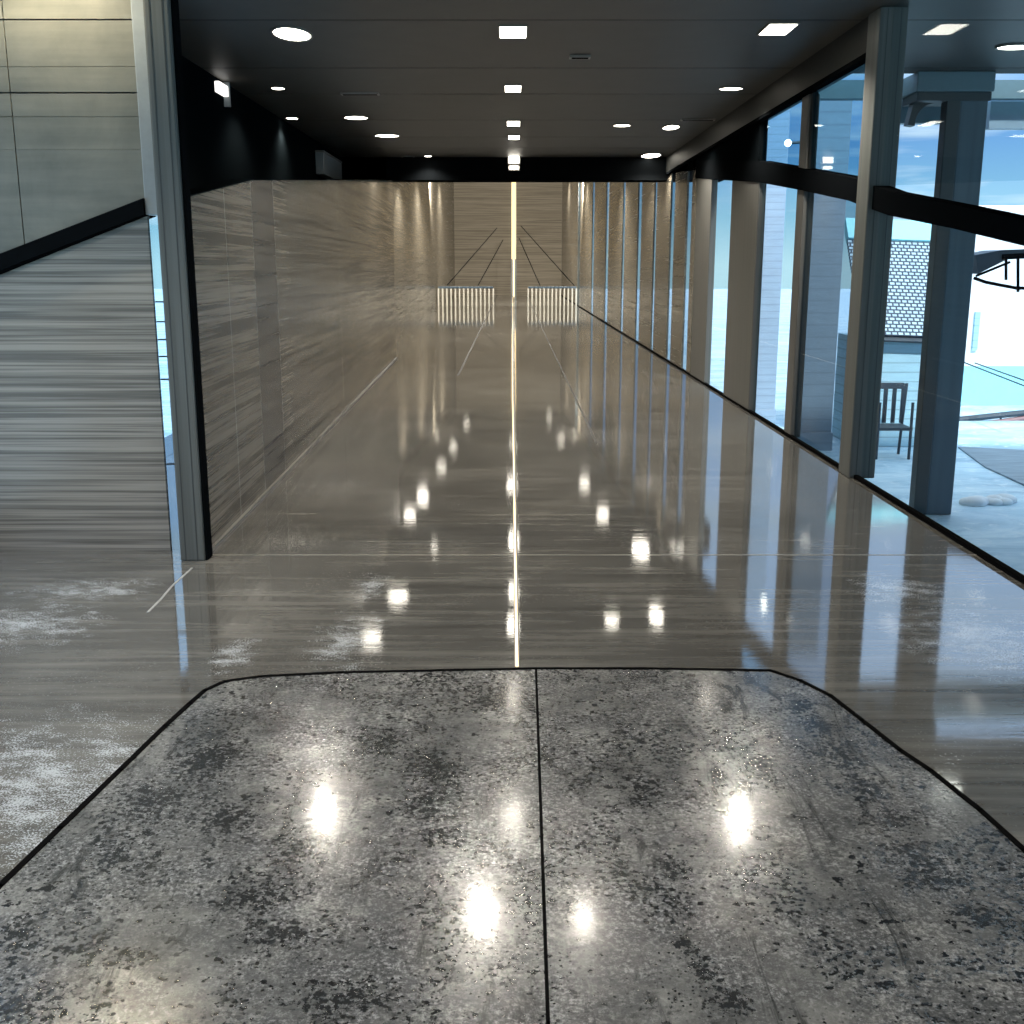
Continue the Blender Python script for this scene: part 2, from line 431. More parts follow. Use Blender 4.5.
# upper concrete panels with joints
th = lambda x: zb(x)+.085
jw = [0, .0008, .0012, .004, .0012, .004, 0]
xs = [-3.3, on_y(8, 60, YF)[0], XW+.02]
zs = sorted([on_y(60, y, YF)[1] for y in (117, 93, 67, 20)] + [on_y(60, 150, YF)[1]])
zs = [-9] + zs + [H]
def clip_z(poly, z0, z1):
    def cl(poly, f):
        out = []
        for i in range(len(poly)):
            p, q = poly[i], poly[(i+1) % len(poly)]; a, b = f(p), f(q)
            if a >= 0: out.append(p)
            if (a >= 0) != (b >= 0):
                t = a/(a-b); out.append((p[0]+(q[0]-p[0])*t, p[1]+(q[1]-p[1])*t))
        return out
    poly = cl(poly, lambda p: p[1]-z0); poly = cl(poly, lambda p: z1-p[1]) if poly else poly
    return poly
for a, b in zip(xs, xs[1:]):
    base = [(a+.003, th(a)), (b-.003, th(b)), (b-.003, H), (a+.003, H)]
    for i in range(len(zs)-1):
        pl = clip_z(base, zs[i]+jw[i], zs[i+1]-jw[i+1])
        if len(pl) > 2: prism(bm, pl, YF-.01, YF+.12, 'y')
struct('wall_left', bm, M['panel'], 'concrete panel wall above the sloping black band')
bm = bmesh.new(); prism(bm, [(-3.3, th(-3.3)), (XW, th(XW)), (XW, H), (-3.3, H)], YF+.03, YF+.14, 'y')
struct('wall_left', bm, M['joint'])
# thin scored line rising across the concrete
bm = bmesh.new(); prism(bm, [(-3.3, zb(-3.3)), (XW, zb(XW)), (XW, th(XW)), (-3.3, th(-3.3))], YF-.05, YF+.16, 'y')
struct('trim_6', bm, M['black'], 'sloping black band across the left wall')
a_ = on_y(0, 277, YF); 
bm = bmesh.new(); prism(bm, [(-3.3, zb(-3.3)-.02), (XW, zb(XW)-.004), (XW, zb(XW)), (-3.3, zb(-3.3))], YF-.03, YF+.02, 'y')
struct('trim_7', bm, M['joint'])
# pale metal post above the slit window
xa, xb_ = on_y(150, 205, YF)[0], on_y(166, 205, YF)[0]
bm = bmesh.new(); box(bm, XW+.0, XW+.105, YF-.03, YF+.10, zb(XW), H, .006)
struct('trim_8', bm, M['trimmetal'], 'pale metal upright beside the left column')
# slit window below it
XS = XW+.17
bm = bmesh.new(); box(bm, XW-.02, XS+.03, YF+.034, YF+.04, 0, zb(XW)-.0)
struct('window_1', bm, M['glass'])
bm = bmesh.new()
box(bm, XW+.055, XW+.063, YF+.02, YF+.05, 0, zb(XW)-.002)
for z in [on_y(160, y, YF)[1] for y in (302, 322, 340, 357, 380, 465)]:
    box(bm, XW+.004, XS+.03, YF+.02, YF+.05, z-.0035, z+.0035)
obj('window_frame', bm, M['darkblue'], bpy.data.objects['window_1'])

# left column
t = thing('steel_column', 'tall grey steel column at left where the stone walls meet', 'column', (-1.768, 5.95, 0), 'steel columns of the hall')
cw = .135
bm = bmesh.new(); box(bm, -cw/2, cw/2, -.07, .07, 0, H-.001, .012)
obj('shaft', bm, M['column'], t)
bm = bmesh.new()
for dx in (-.035, .03): box(bm, dx-.003, dx+.003, -.0715, -.069, 0, H-.01)
obj('groove', bm, M['groove'], t)
bm = bmesh.new(); box(bm, cw/2-.001, cw/2+.012, -.05, .05, 0, H-.01)
obj('edge_trim', bm, M['black'], t)

# sloping partition (guard wall of stone) running away on the left
def seg_poly(ys, top):
    return [(y, 0) for y in ys] + [(y, top(y)) for y in reversed(ys)]
def ptop(y):
    if y < 7.75: return 1.955 + (y-6.1)*(EYE+.0722*7.75-1.955)/1.65
    return EYE + .0722*y
def wall_strip(bm, ys, top, th_, z0=0):
    pts = [(xl(y), y) for y in ys]
    for (y0, y1) in zip(ys, ys[1:]):
        a, b = xl(y0), xl(y1)
        v = []
        for (x, y, z) in ((a, y0, z0), (b, y1, z0), (b, y1, top(y1)), (a, y0, top(y0)), (a-th_, y0, z0), (b-th_, y1, z0), (b-th_, y1, top(y1)), (a-th_, y0, top(y0))):
            v.append(bm.verts.new((x, y, z)))
        for f in ((0, 1, 2, 3), (7, 6, 5, 4), (3, 2, 6, 7), (0, 4, 5, 1), (0, 3, 7, 4), (1, 5, 6, 2)):
            bm.faces.new([v[i] for i in f])
    bmesh.ops.recalc_face_normals(bm, faces=bm.faces)
panels = [6.1, 7.0, 7.4, 8.0, 9.9, 12.5, 16.0, 19.4]
seams = [6.12, 6.95, 7.75, 8.55, 12.2, 16.2, 19.4]
bm = bmesh.new()
for a, b in zip(seams, seams[1:]):
    if a != 7.75: wall_strip(bm, [a+.004, b-.004], ptop, .10)
struct('wall_left', bm, M['stone'], 'stone guard wall rising away on the left')
bm = bmesh.new(); wall_strip(bm, [7.754, 8.546], ptop, .10)  # panel darkened to paint a column's reflection into the guard wall
struct('wall_left', bm, M['stone_dark'], 'darker narrow stone panel in the guard wall')
bm = bmesh.new()
for y in seams[1:-1]: box(bm, xl(y)-.09, xl(y)-.001, y-.01, y+.01, 0, ptop(y)-.01)
struct('trim_9', bm, M['trimmetal'])
# pale coping on top of the guard wall
bm = bmesh.new()
def wall_cap(bm, y0, y1, h):
    v = []
    for (x, y, z) in ((xl(y0)+.01, y0, ptop(y0)), (xl(y1)+.01, y1, ptop(y1)), (xl(y1)-.12, y1, ptop(y1)), (xl(y0)-.12, y0, ptop(y0))):
        v.append((x, y, z))
    lo = [bm.verts.new(p) for p in v]; hi = [bm.verts.new((p[0], p[1], p[2]+h)) for p in v]
    bm.faces.new(lo); bm.faces.new(list(reversed(hi)))
    for i in range(4): bm.faces.new((lo[i], hi[i], hi[(i+1) % 4], lo[(i+1) % 4]))
    bmesh.ops.recalc_face_normals(bm, faces=bm.faces)
wall_cap(bm, 6.12, 7.75, .008); wall_cap(bm, 7.75, 19.4, .008)
struct('trim_10', bm, M['blackwall'])
# base line of the guard wall
bm = bmesh.new(); strip(bm, [(xl(6.1)+.01, 6.1), (xl(19.4)+.01, 19.4)], .022, 0, .018)
struct('baseboard_left', bm, M['ring'])

# dark wall hung behind the guard wall
bm = bmesh.new(); box(bm, -3.0, -2.86, 6.3, YB+.4, 2.02, H)
struct('wall_left', bm, M['blackwall'], 'near black upper wall behind the guard wall')
# stone back of the recess behind the guard wall, daylight comes through its windows
bm = bmesh.new(); box(bm, -3.0, -2.9, 6.25, 8.4, 0, .25); box(bm, -3.0, -2.9, 13.0, YB, 0, 2.02)
struct('wall_left', bm, M['stone'])
bm = bmesh.new(); box(bm, -2.955, -2.945, 8.4, 13.0, 0, 2.02); box(bm, -2.955, -2.945, 6.25, 8.4, .25, 2.02)
struct('window_2', bm, M['glass'])

# ------------------------------------------------------------------ corridor ceiling
bm = bmesh.new()
jy = [-6, -1.0, .9, 2.8, 4.9, 6.25, 6.85, on_z(512, 20, H)[1], on_z(512, 68, H)[1], on_z(512, 94, H)[1], on_z(512, 120, H)[1], on_z(512, 137, H)[1], on_z(512, 148, H)[1], YB+.1]
for a, b in zip(jy, jy[1:]):
    box(bm, -3.4 if a < 6 else -3.0, XR+.3, a+.010, b-.010, H, H+.03)
    if a < 10.9: box(bm, XR+.3, 12, a+.010, min(b, 11.1)-.010, H, H+.03)
struct('ceiling', bm, M['ceiling'], 'dark grey corridor ceiling panels')
bm = bmesh.new(); box(bm, -3.4, XR+.3, -6, 6.25, H+.03, H+.12); box(bm, -3.0, XR+.3, 6.25, YB+.1, H+.03, H+.12); box(bm, XR+.3, 12, -6, 11.1, H+.03, H+.12)
struct('ceiling', bm, M['joint'])
# end beam
zb_bot = EYE + YB*math.tan(math.radians(4.13))
bm = bmesh.new(); box(bm, -2.86, 3.6, YB, YB+.5, zb_bot, H+.2)
struct('trim_11', bm, M['black'], 'black beam across the end of the corridor')

# ------------------------------------------------------------------ tall hall beyond the beam
sl = lambda y: EYE + .0722*y + .22
bm = bmesh.new()
prism(bm, [(YB+.5, sl(YB+.5)), (YE+.3, sl(YE)), (YE+.3, sl(YE)+.3), (YB+.5, sl(YB+.5)+.5)], -3.25, 3.3, 'x')
struct('ceiling', bm, M['ceiling'], 'sloping ceiling of the far hall')
bm = bmesh.new(); box(bm, -4.0, 4.2, YE, YE+.3, 0, 7.5)
struct('wall_back', bm, stone('vein_cut_stone_honed', (.20, .178, .14), (.34, .305, .245), .65, spec=.12))
bm = bmesh.new(); prism(bm, [(YB, 0), (YE, 0), (YE, 7.4), (YB, 4.2)], -3.25, -3.05, 'x')
struct('wall_left', bm, M['stone_far'], 'left wall of the far hall')
bm = bmesh.new(); box(bm, -3.05, xl(YB)-.1, YB, YB+.12, 0, H)
struct('wall_left', bm, M['stone'])
# right wall of the far hall : stone piers with narrow glazed slots
slots = []
y = 17.3
ys = [16.3]
bmw = bmesh.new(); bmg = bmesh.new()
y = 16.45
gap = [(16.75, 17.25), (18.5, 19.0), (20.8, 21.2), (23.2, 23.9), (26.6, 27.2), (31, 32), (36.5, 37.5), (44, 45.5)]
prev = 16.4
for a, b in gap:
    prism(bmw, [(prev, 0), (a, 0), (a, sl(a)+.3), (prev, sl(prev)+.3)], XR, XR+.03, 'x')
    box(bmg, XR+.004, XR+.012, a, b, 0, sl(a)); prev = b
prism(bmw, [(prev, 0), (YE, 0), (YE, sl(YE)+.3), (prev, sl(prev)+.3)], XR, XR+.25, 'x')
struct('wall_right', bmw, M['stone_far'], 'stone piers of the far hall on the right')
struct('window_3', bmg, M['glass_grey'])

# vertical light on the far wall
t = thing('wall_light_column', 'tall vertical golden light bar on the far wall', 'light', (.09, YE, 0))
bm = bmesh.new(); box(bm, -.11, .11, -.12, -.02, 1.9, 6.6, .03)
obj('light_tube', bm, M['led_wall'], t)
bm = bmesh.new(); box(bm, -.04, .04, -.09, -.02, .0, 1.9, .01)
obj('lower_light_tube', bm, M['led'], t)
bm = bmesh.new(); box(bm, -.15, .15, -.05, .0, .0, 6.7)
obj('back_plate', bm, M['trimmetal'], t)

# balustrades at the far end
def railing(name, x0, x1, y, label, step=.16):
    t = thing(name, label, 'railing', ((x0+x1)/2, y, 0), 'low balustrades at the far end')
    c = (x0+x1)/2
    bm = bmesh.new(); box(bm, x0-c, x1-c, -.04, .04, .68, .76, .01); obj('top_rail', bm, M['darkblue'], t)
    n = int((x1-x0)/step)
    for i in range(n+1):
        x = x0-c + (x1-x0)*i/n
        bm = bmesh.new(); box(bm, x-.03, x+.03, -.03, .03, 0, .68)
        obj('baluster', bm, M['chrome'], t)
railing('balustrade', -2.95, -.75, 45, 'low pale balustrade at the far end, left of the light line')
railing('balustrade', .65, 2.58, 45, 'low pale balustrade at the far end, right of the light line')
for (px0, py0, px1, ya, lab) in [(497, 228, 447, 45, 'outermost thin dark stay rod dropping to the left far balustrade'), (503, 240, 478, 45, 'inner thin dark stay rod dropping to the left far balustrade'),
                             (521, 226, 574, 45, 'outermost thin dark stay rod dropping to the right far balustrade'), (519, 238, 540, 45, 'inner thin dark stay rod dropping to the right far balustrade')]:
    a = on_y(px0, py0, YE-.05); b = on_y(px1, 288, ya)
    bm = bmesh.new(); tube(bm, (a[0], YE-.05, a[1]), (b[0], ya+.08, .80), .018, 6)
    tag(obj('stay_rod', bm, M['black']), lab, 'rod', 'stay rods at the far end')

# ------------------------------------------------------------------ right glass wall
tb = []
top_px = [(690, 160), (760, 161), (800, 168), (850, 177), (890, 192), (955, 205), (1024, 220), (1100, 236)]
bot_px = [(690, 178), (757, 182), (800, 190), (850, 201), (890, 216), (955, 229), (1024, 246), (1100, 264)]
T = [on_x(x, y, XR-.02) for x, y in top_px]; B = [on_x(x, y, XR-.02) for x, y in bot_px]
def interp(L, y):
    L = sorted(L)
    if y <= L[0][0]: return L[0][1]
    for (a, za), (b, zb2) in zip(L, L[1:]):
        if a <= y <= b: return za+(zb2-za)*(y-a)/(b-a)
    return L[-1][1]
# light end: transom polygon split into quads
bm = bmesh.new()
Ts = sorted(T); Bs = sorted(B)
yy = sorted([p[0] for p in Ts] + [.5])
yy = [y for y in yy if y <= 16.4] + [16.4]
for a, b in zip(yy, yy[1:]):
    prism(bm, [(a, interp(Bs, a)), (b, interp(Bs, b)), (b, interp(Ts, b)), (a, interp(Ts, a))], XR-.02, XR+.10, 'x')
bmesh.ops.remove_doubles(bm, verts=bm.verts, dist=1e-5)
struct('trim_12', bm, M['black'], 'sloping black transom of the right glass wall')
# black base line
bm = bmesh.new(); box(bm, XR-.015, XR+.02, -6, 60, 0, .028)
struct('baseboard_right', bm, M['joint'])
# head beam
bm = bmesh.new(); box(bm, XR-.04, XR+.13, 8.55, YB, 3.12, H)
struct('trim_13', bm, M['beam'], 'grey beam under the ceiling along the glass wall')
bm = bmesh.new(); box(bm, XR-.045, XR+.03, 8.55, YB, 3.085, 3.12)
struct('trim_14', bm, M['black'])
# dark infill above transom at far end
Yi = on_x(759, 160, XR)[0]
bm = bmesh.new(); prism(bm, [(Yi, interp(Ts, Yi)), (YB, interp(Ts, YB)), (YB, 3.12), (Yi, 3.12)], XR, XR+.08, 'x')
struct('wall_right', bm, M['blackwall'], 'black infill panel above the transom')
# glazing
def ypx(px, py=330): return on_x(px, py, XR+.03)[0]
def pane(n, y0, y1, lo, hi, m):
    bm = bmesh.new(); prism(bm, [(y0, lo(y0)), (y1, lo(y1)), (y1, hi(y1)), (y0, hi(y0))], XR+.035, XR+.043, 'x')
    return struct('window_%d' % n, bm, m)
zero = lambda y: .02
BB = lambda y: interp(Bs, y); TT = lambda y: interp(Ts, y)
topz = lambda y: 3.10 if y > 8.5 else H
# column list: (left px, right px, name, material) at mid height
Yc = {'a': (15.0, 15.9)}
pane(4, 13.7, 15.1, zero, BB, M['glass'])
pane(5, 10.6, 12.2, zero, BB, M['glass'])
pane(6, 8.6, 10.35, zero, BB, M['glass_grey'])
pane(7, .5, 8.3, zero, BB, M['glass'])
pane(8, 8.6, 10.3, TT, topz, M['glass_teal'])
pane(9, 10.5, Yi, TT, topz, M['glass_teal'])
pane(10, .5, 8.3, TT, topz, M['glass'])

def column(x0, x1, y0, y1, z1, m, label, grooves=(), z0=0, top=None):
    t = thing('steel_column', label, 'column', ((x0+x1)/2, (y0+y1)/2, z0), 'columns and piers of the glass wall')
    cx, cy = (x0+x1)/2, (y0+y1)/2
    bm = bmesh.new(); box(bm, x0-cx, x1-cx, y0-cy, y1-cy, 0, z1-z0, .012)
    if top:
        for v in bm.verts:
            if v.co.z > z1-z0-.02: v.co.z = top(v.co.y+cy)+.012
    obj('shaft', bm, m, t)
    if grooves:
        bm = bmesh.new()
        for gx in grooves: box(bm, gx-.003, gx+.003, y0-cy-.0015, y0-cy+.001, 0, z1-z0-.01)
        obj('groove', bm, M['groove'], t)
    return t
column(2.585, 2.785, 8.3, 8.58, H-.001, M['column'], 'tall broad grey steel column on the right, nearest on the glass wall', (-.045, .05))
column(2.64, 2.74, 10.35, 10.6, 3.085, M['column_warm'], 'grey mullion column, second from the near broad one on the glass wall', (0.0,))
column(2.632, 2.715, 12.2, 13.7, BB(12.5)-.01, M['column_warm'], 'wide taupe pier below the end of the black transom', (.03,), top=BB)
column(2.632, 2.715, 15.1, 16.3, BB(15.5)-.01, M['column_warm'], 'grey pier at the far end of the glass wall', (), top=BB)
# small bright pane at the end, above the pier
# upper glazing mullion
bm = bmesh.new(); box(bm, XR+.02, XR+.07, 10.3, 10.5, TT(10.4)-.01, 3.10); struct('trim_15', bm, M['beam'])

# silver edge of the near column

# ------------------------------------------------------------------ exterior
GZ = -.9
bm = bmesh.new(); box(bm, XR+.11, 60, -10, 120, GZ-.1, GZ)
tag(struct('ground', bm, M['ground']), None, None)
bm = bmesh.new(); box(bm, -60, -3.31, -10, 120, GZ-.1, GZ)
struct('ground', bm, M['ground'])
bm = bmesh.new(); box(bm, XR+.03, XR+.10, -6, 60, GZ-.1, -.02)
struct('wall_right', bm, M['black'], 'plinth under the glass wall')

# exterior column with capital and curved bracket
cx0, cx1 = on_y(943, 150, 11.0)[0], on_y(984, 150, 11.0)[0]
t = thing('exterior_column', 'dark blue-grey column with capital and curved bracket standing outside the glass', 'column', ((cx0+cx1)/2, 11.2, GZ))
c = (cx0+cx1)/2; ztop = on_y(950, 100, 11)[1]-GZ; zcap = H-GZ
bm = bmesh.new(); box(bm, cx0-c+.13, cx1-c, -.2, .0, 0, ztop, .012); obj('shaft', bm, M['ext_column'], t)
bm = bmesh.new(); box(bm, cx0-c, cx0-c+.13, -.21, -.05, 0, ztop, .01); obj('edge_post', bm, M['ext_dark'], t)
bm = bmesh.new(); box(bm, on_y(916, 80, 11)[0]-c, cx1-c+.03, -.25, .2, on_y(950, 92, 11)[1]-GZ, zcap-.001, .01); obj('capital', bm, M['teal'], t)
bm = bmesh.new(); box(bm, on_y(918, 80, 11)[0]-c, cx1-c+.02, -.22, .2, on_y(950, 101, 11)[1]-GZ, on_y(950, 92, 11)[1]-GZ, .008); obj('capital_moulding', bm, M['ext_dark'], t)
bm = bmesh.new()
bp = []
inner = []
for i in range(9):
    a = i/8*math.pi/2
    px = 941 - 22*math.sin(a)*1.0; py = 123 - 19*math.cos(a)
    px = 941-21*math.sin(a); py = 101+23*(1-math.cos(a))
    inner.append(on_y(px, py, 11))
outer = [on_y(913, 123, 11), on_y(919, 101, 11)]
pts = [(p[0]-c, p[1]-GZ) for p in inner+outer]
prism(bm, pts, -.06, .06, 'y'); obj('bracket', bm, M['ext_dark'], t)

# fascia boards of the outside canopy
f1 = on_y(1000, 73, 11.1)[1]; f2 = on_y(1000, 93, 11.1)[1]; f3 = on_y(1000, 113, 11.5)[1]; f4 = on_y(1000, 127, 11.5)[1]
bm = bmesh.new(); box(bm, XR+.35, 12, 11.45, 11.6, f2, H)
struct('trim_17', bm, M['teal'])
bm = bmesh.new(); box(bm, on_y(988, 100, 11.7)[0], 12, 11.62, 11.75, f3, f2); struct('trim_18', bm, plain('mid_blue_board', (.23, .36, .43), .5))
bm = bmesh.new(); box(bm, on_y(988, 100, 11.7)[0], 12, 11.62, 11.75, f4, f3); struct('trim_19', bm, M['teal_light'])
bm = bmesh.new(); box(bm, on_y(897, 100, 11.7)[0], on_y(941, 110, 11.7)[0], 11.62, 11.75, on_y(900, 124, 11.7)[1], f2); struct('trim_20', bm, plain('grey_teal_board', (.15, .24, .28), .5))

# clad pillars outside
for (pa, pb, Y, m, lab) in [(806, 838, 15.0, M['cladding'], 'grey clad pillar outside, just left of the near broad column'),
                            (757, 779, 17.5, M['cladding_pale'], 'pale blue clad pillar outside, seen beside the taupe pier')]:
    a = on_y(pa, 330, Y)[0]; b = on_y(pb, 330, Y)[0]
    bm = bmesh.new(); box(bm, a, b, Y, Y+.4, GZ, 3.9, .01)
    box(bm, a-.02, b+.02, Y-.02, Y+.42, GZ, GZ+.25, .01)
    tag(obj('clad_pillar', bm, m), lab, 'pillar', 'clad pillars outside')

# house with shingled roof
hx0, hx1 = on_y(862, 330, 15.3)[0], 6.12
t = thing('house', 'pale blue sided house with patterned shingle roof outside the glass', 'house', ((hx0+hx1)/2, 15.3, GZ))
c = (hx0+hx1)/2
ze_l = on_y(885, 330, 15.3)[1]; ze_r = on_y(928, 346, 15.3)[1]
ze = (ze_l+ze_r)/2
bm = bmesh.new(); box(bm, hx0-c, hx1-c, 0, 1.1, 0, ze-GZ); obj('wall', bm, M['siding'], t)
rp = obj('roof', bmesh.new(), M['shingle'], t)
bm = bmesh.new()
L_ = hx1-hx0+.1; run = 3.9; rise = on_y(900, 243, 16.4)[1]-ze
ang = math.atan2(rise, 1.1); ln = math.hypot(rise, 1.1)
box(bm, -L_/2, L_/2, 0, ln, 0, .06)
bm.to_mesh(rp.data); bm.free(); rp.location = (0, -.12, ze-GZ); rp.rotation_euler = (ang, math.radians(2), 0)
bm = bmesh.new(); box(bm, -L_/2, L_/2, -.06, 0, -.02, .02); e = obj('eave', bm, M['darkblue'], rp)
bm = bmesh.new(); box(bm, -L_/2, L_/2, ln-.02, ln+.35, -.02, .10); e = obj('ridge_board', bm, M['cyan'], rp)

# bench
X0, X1 = on_z(879, 417, GZ)[0], on_z(915, 420, GZ)[0]
by = on_z(895, 425, GZ)[1]
by = 14.3; X0 = on_y(878, 410, by)[0]; X1 = on_y(914, 410, by)[0]; c = (X0+X1)/2
t = thing('garden_chair', 'dark slatted garden chair outside by the pale house wall', 'chair', (c, by, GZ))
w = (X1-X0)/2
for sx in (-w, w-.04):
    bm = bmesh.new(); tube(bm, (sx+.02, 0, 0), (sx+.02, 0, .75), .02); obj('leg', bm, M['darkblue'], t)
    bm = bmesh.new(); tube(bm, (sx+.02, .4, 0), (sx+.10, .5, .95), .02); obj('leg', bm, M['darkblue'], t)
bm = bmesh.new(); box(bm, -w, w, -.02, .42, .38, .42, .01); obj('seat', bm, M['darkblue'], t)
bm = bmesh.new()
for i in range(5): box(bm, -w+i*w*.5-.02, -w+i*w*.5+.03, .44, .47, .42, .95)
box(bm, -w, w, .43, .48, .88, .96)
obj('backrest', bm, M['darkblue'], t)

# white and cyan building
wy = 20.0
wx0 = on_y(958, 330, wy)[0]
t = thing('white_building', 'white building with cyan lower wall outside the right pane', 'building', (wx0+6, wy, GZ))
zc = on_y(1000, 366, wy)[1]
bm = bmesh.new(); box(bm, -6, 8, 0, 4, zc-GZ, 2.62-GZ); obj('upper_wall', bm, M['white'], t)
bm = bmesh.new(); box(bm, -6, 8, -.02, 4, 0, zc-GZ); obj('lower_wall', bm, M['cyan'], t)
bm = bmesh.new(); box(bm, on_y(973, 330, wy)[0]-wx0-6, on_y(978, 330, wy)[0]-wx0-6, -.05, 0, on_y(975, 350, wy)[1]-GZ, on_y(975, 312, wy)[1]-GZ); obj('window', bm, M['siding'], t)

# overhead wires
for i, (p0, p1, q0, q1) in enumerate([(963, 362, 1040, 392), (975, 363, 1040, 386)]):
    a = on_y(p0, p1, 19); b = on_y(q0, q1, 16)
    bm = bmesh.new(); tube(bm, (a[0], 19, a[1]), (b[0], 16, b[1]), .012, 6)
    tag(obj('cable', bm, M['darkblue']), ['lower thin dark cable slanting across the white building', 'upper thin dark cable slanting across the white building'][i], 'cable', 'cables outside the right pane')

# dark canopy frame
cy = 12.5
def P(px, py, Y=cy): a = on_y(px, py, Y); return (a[0], Y, a[1])
t = thing('canopy_frame', 'dark metal canopy frame with hanging rods outside at upper right', 'canopy', (0, 0, 0))
bm = bmesh.new(); pts = [P(976, 255), P(1002, 250), P(1060, 248), P(1060, 258), P(1008, 259), P(978, 274)]
prism(bm, [(p[0], p[2]) for p in pts], cy, cy+.5, 'y'); obj('roof_panel', bm, M['darkblue'], t)
bm = bmesh.new(); q = [P(974, 278), P(985, 282), P(1000, 285), P(1016, 288), P(1060, 289)]
for a, b in zip(q, q[1:]): tube(bm, a, b, .018)
obj('lower_cable', bm, M['black'], t)
for a, b in [((1006, 256), (1006, 280)), ((1018, 256), (1018, 292))]:
    bm = bmesh.new(); tube(bm, P(*a), P(*b), .017); obj('hanging_rod', bm, M['black'], t)
bm = bmesh.new(); tube(bm, P(1002, 257), P(1060, 254), .03); obj('front_rail', bm, M['black'], t)
bm = bmesh.new(); tube(bm, P(976, 276), P(1010, 262), .014); obj('brace', bm, M['black'], t)
bm = bmesh.new(); box(bm, P(1058, 250)[0], P(1066, 250)[0], cy, cy+.12, GZ, P(1060, 250)[2]); obj('post', bm, M['darkblue'], t)

# guard rail
ry = 18.0
t = thing('guard_rail', 'dark and reddish horizontal guard rail outside beyond the icy path', 'railing', (0, 0, 0))
def R_(px, py): a = on_y(px, py, ry); return (a[0], ry, a[1])
for (a, b, r, m, n) in [((955, 420), (1060, 409), .05, M['darkblue'], 'top_rail'), ((974, 425), (1060, 413), .04, M['rust'], 'middle_rail'), ((975, 429), (1060, 417), .035, M['darkblue'], 'lower_rail')]:
    bm = bmesh.new(); tube(bm, R_(*a), R_(*b), r); obj(n, bm, m, t)
for px in (958, 1001, 1050):
    a = R_(px, 416); bm = bmesh.new(); tube(bm, (a[0], ry, GZ), (a[0], ry, a[2]), .02); obj('post', bm, M['darkblue'], t)
# grey path and snow mound
bm = bmesh.new(); prism(bm, [on_z(*p, GZ) for p in [(958, 448), (1040, 452), (1100, 470), (1100, 520), (1024, 486), (985, 468)]], GZ, GZ+.02, 'z')
struct('ground', bm, M['path'], 'grey path outside')
bm = bmesh.new()
sx, sy = on_z(987, 503, GZ)
for i in range(9):
    r = random.uniform(.06, .12)
    bmesh.ops.create_icosphere(bm, subdivisions=3, radius=r, matrix=Matrix.Translation((sx-.22+.055*i, sy+random.uniform(-.08, .08), GZ+.02)) @ Matrix.Diagonal((1.3, 1.2, .7, 1)))
tag(obj('snow_mound', bm, M['snow'], smooth=True), 'small white heap of snow on the icy ground by the glass', 'snow')

# ------------------------------------------------------------------ room behind and beside the camera
bm = bmesh.new()
box(bm, -3.3, XR+.3, -6.2, -6, 0, .5); box(bm, -3.3, XR+.3, -6.2, -6, 2.9, H)
for x in (-3.3, -.3, 2.5): box(bm, x, x+.25, -6.2, -6, .5, 2.9)
struct('wall_back', bm, M['panel'], 'entrance wall behind the viewer')
bm = bmesh.new(); box(bm, -3.2, 2.5, -6.11, -6.1, .5, 2.9); struct('window_11', bm, M['glass'])  # unseen glazing added so glossy surfaces pick up cool sky
bm = bmesh.new(); box(bm, -3.3, -3.15, -6, YF, 0, .10); box(bm, -3.3, -3.15, -6, YF, 3.2, H)
for y in (-6, -3.6, -1.2, 1.2, 3.6, 5.9): box(bm, -3.3, -3.15, y, y+.12, .10, 3.2)
struct('wall_left', bm, M['beam'], 'window wall at the left of the near room')
bm = bmesh.new(); box(bm, -3.23, -3.22, -5.9, YF, .10, 3.2); struct('window_12', bm, M['glass'])  # off-frame glazing added to bring daylight onto the left floor

# ------------------------------------------------------------------ lamps
def spot(x, y, z, p, ang=140, blend=.6, r=.04, c=WARM):
    L = bpy.data.lights.new('downlight_beam', 'SPOT'); L.energy = p; L.spot_size = math.radians(ang); L.spot_blend = blend
    L.shadow_soft_size = r; L.color = c
    o = bpy.data.objects.new('downlight_beam', L); COL.objects.link(o); o.location = (x, y, z); return o
def make_round():
    t = thing('downlight', 'x', 'ceiling lamp', (0, 0, 0), 'round recessed downlights')
    bm = bmesh.new(); rr = lathe(bm, [(.5, .0), (.5, -.05), (.56, -.05), (.56, 0)], 28); obj('trim_ring', bm, M['ring'], t, True)
    bm = bmesh.new(); rr = lathe(bm, [(.5, -.03), (.3, -.055), (.02, -.07)], 28); bm.faces.new(rr[-1])
    obj('lens', bm, M['lens'], t, True)
    return t
def make_square():
    t = thing('square_downlight', 'x', 'ceiling lamp', (0, 0, 0), 'square downlights along the centre line')
    bm = bmesh.new()
    for a in ((-.56, .56, -.56, -.5), (-.56, .56, .5, .56), (-.56, -.5, -.5, .5), (.5, .56, -.5, .5)): box(bm, *a, -.06, 0)
    obj('trim_ring', bm, M['ring'], t)
    bm = bmesh.new(); box(bm, -.5, .5, -.5, .5, -.05, -.005); obj('lens', bm, M['lens'], t)
    return t
R0, Q0 = make_round(), make_square(); used = {}
def copy_tree(o, parent=None):
    c_ = o.copy(); COL.objects.link(c_)
    if parent: c_.parent = parent
    for ch in list(o.children): copy_tree(ch, c_)
    return c_
def lamp(src, x, y, z, sx, sy, label, group=None):
    if src.name not in used: used[src.name] = 1; o = src
    else: o = copy_tree(src)
    o.location = (x, y, z); o.scale = (sx, sy, min(sx, .3)); o['label'] = label
    if group: o['group'] = group
    return o
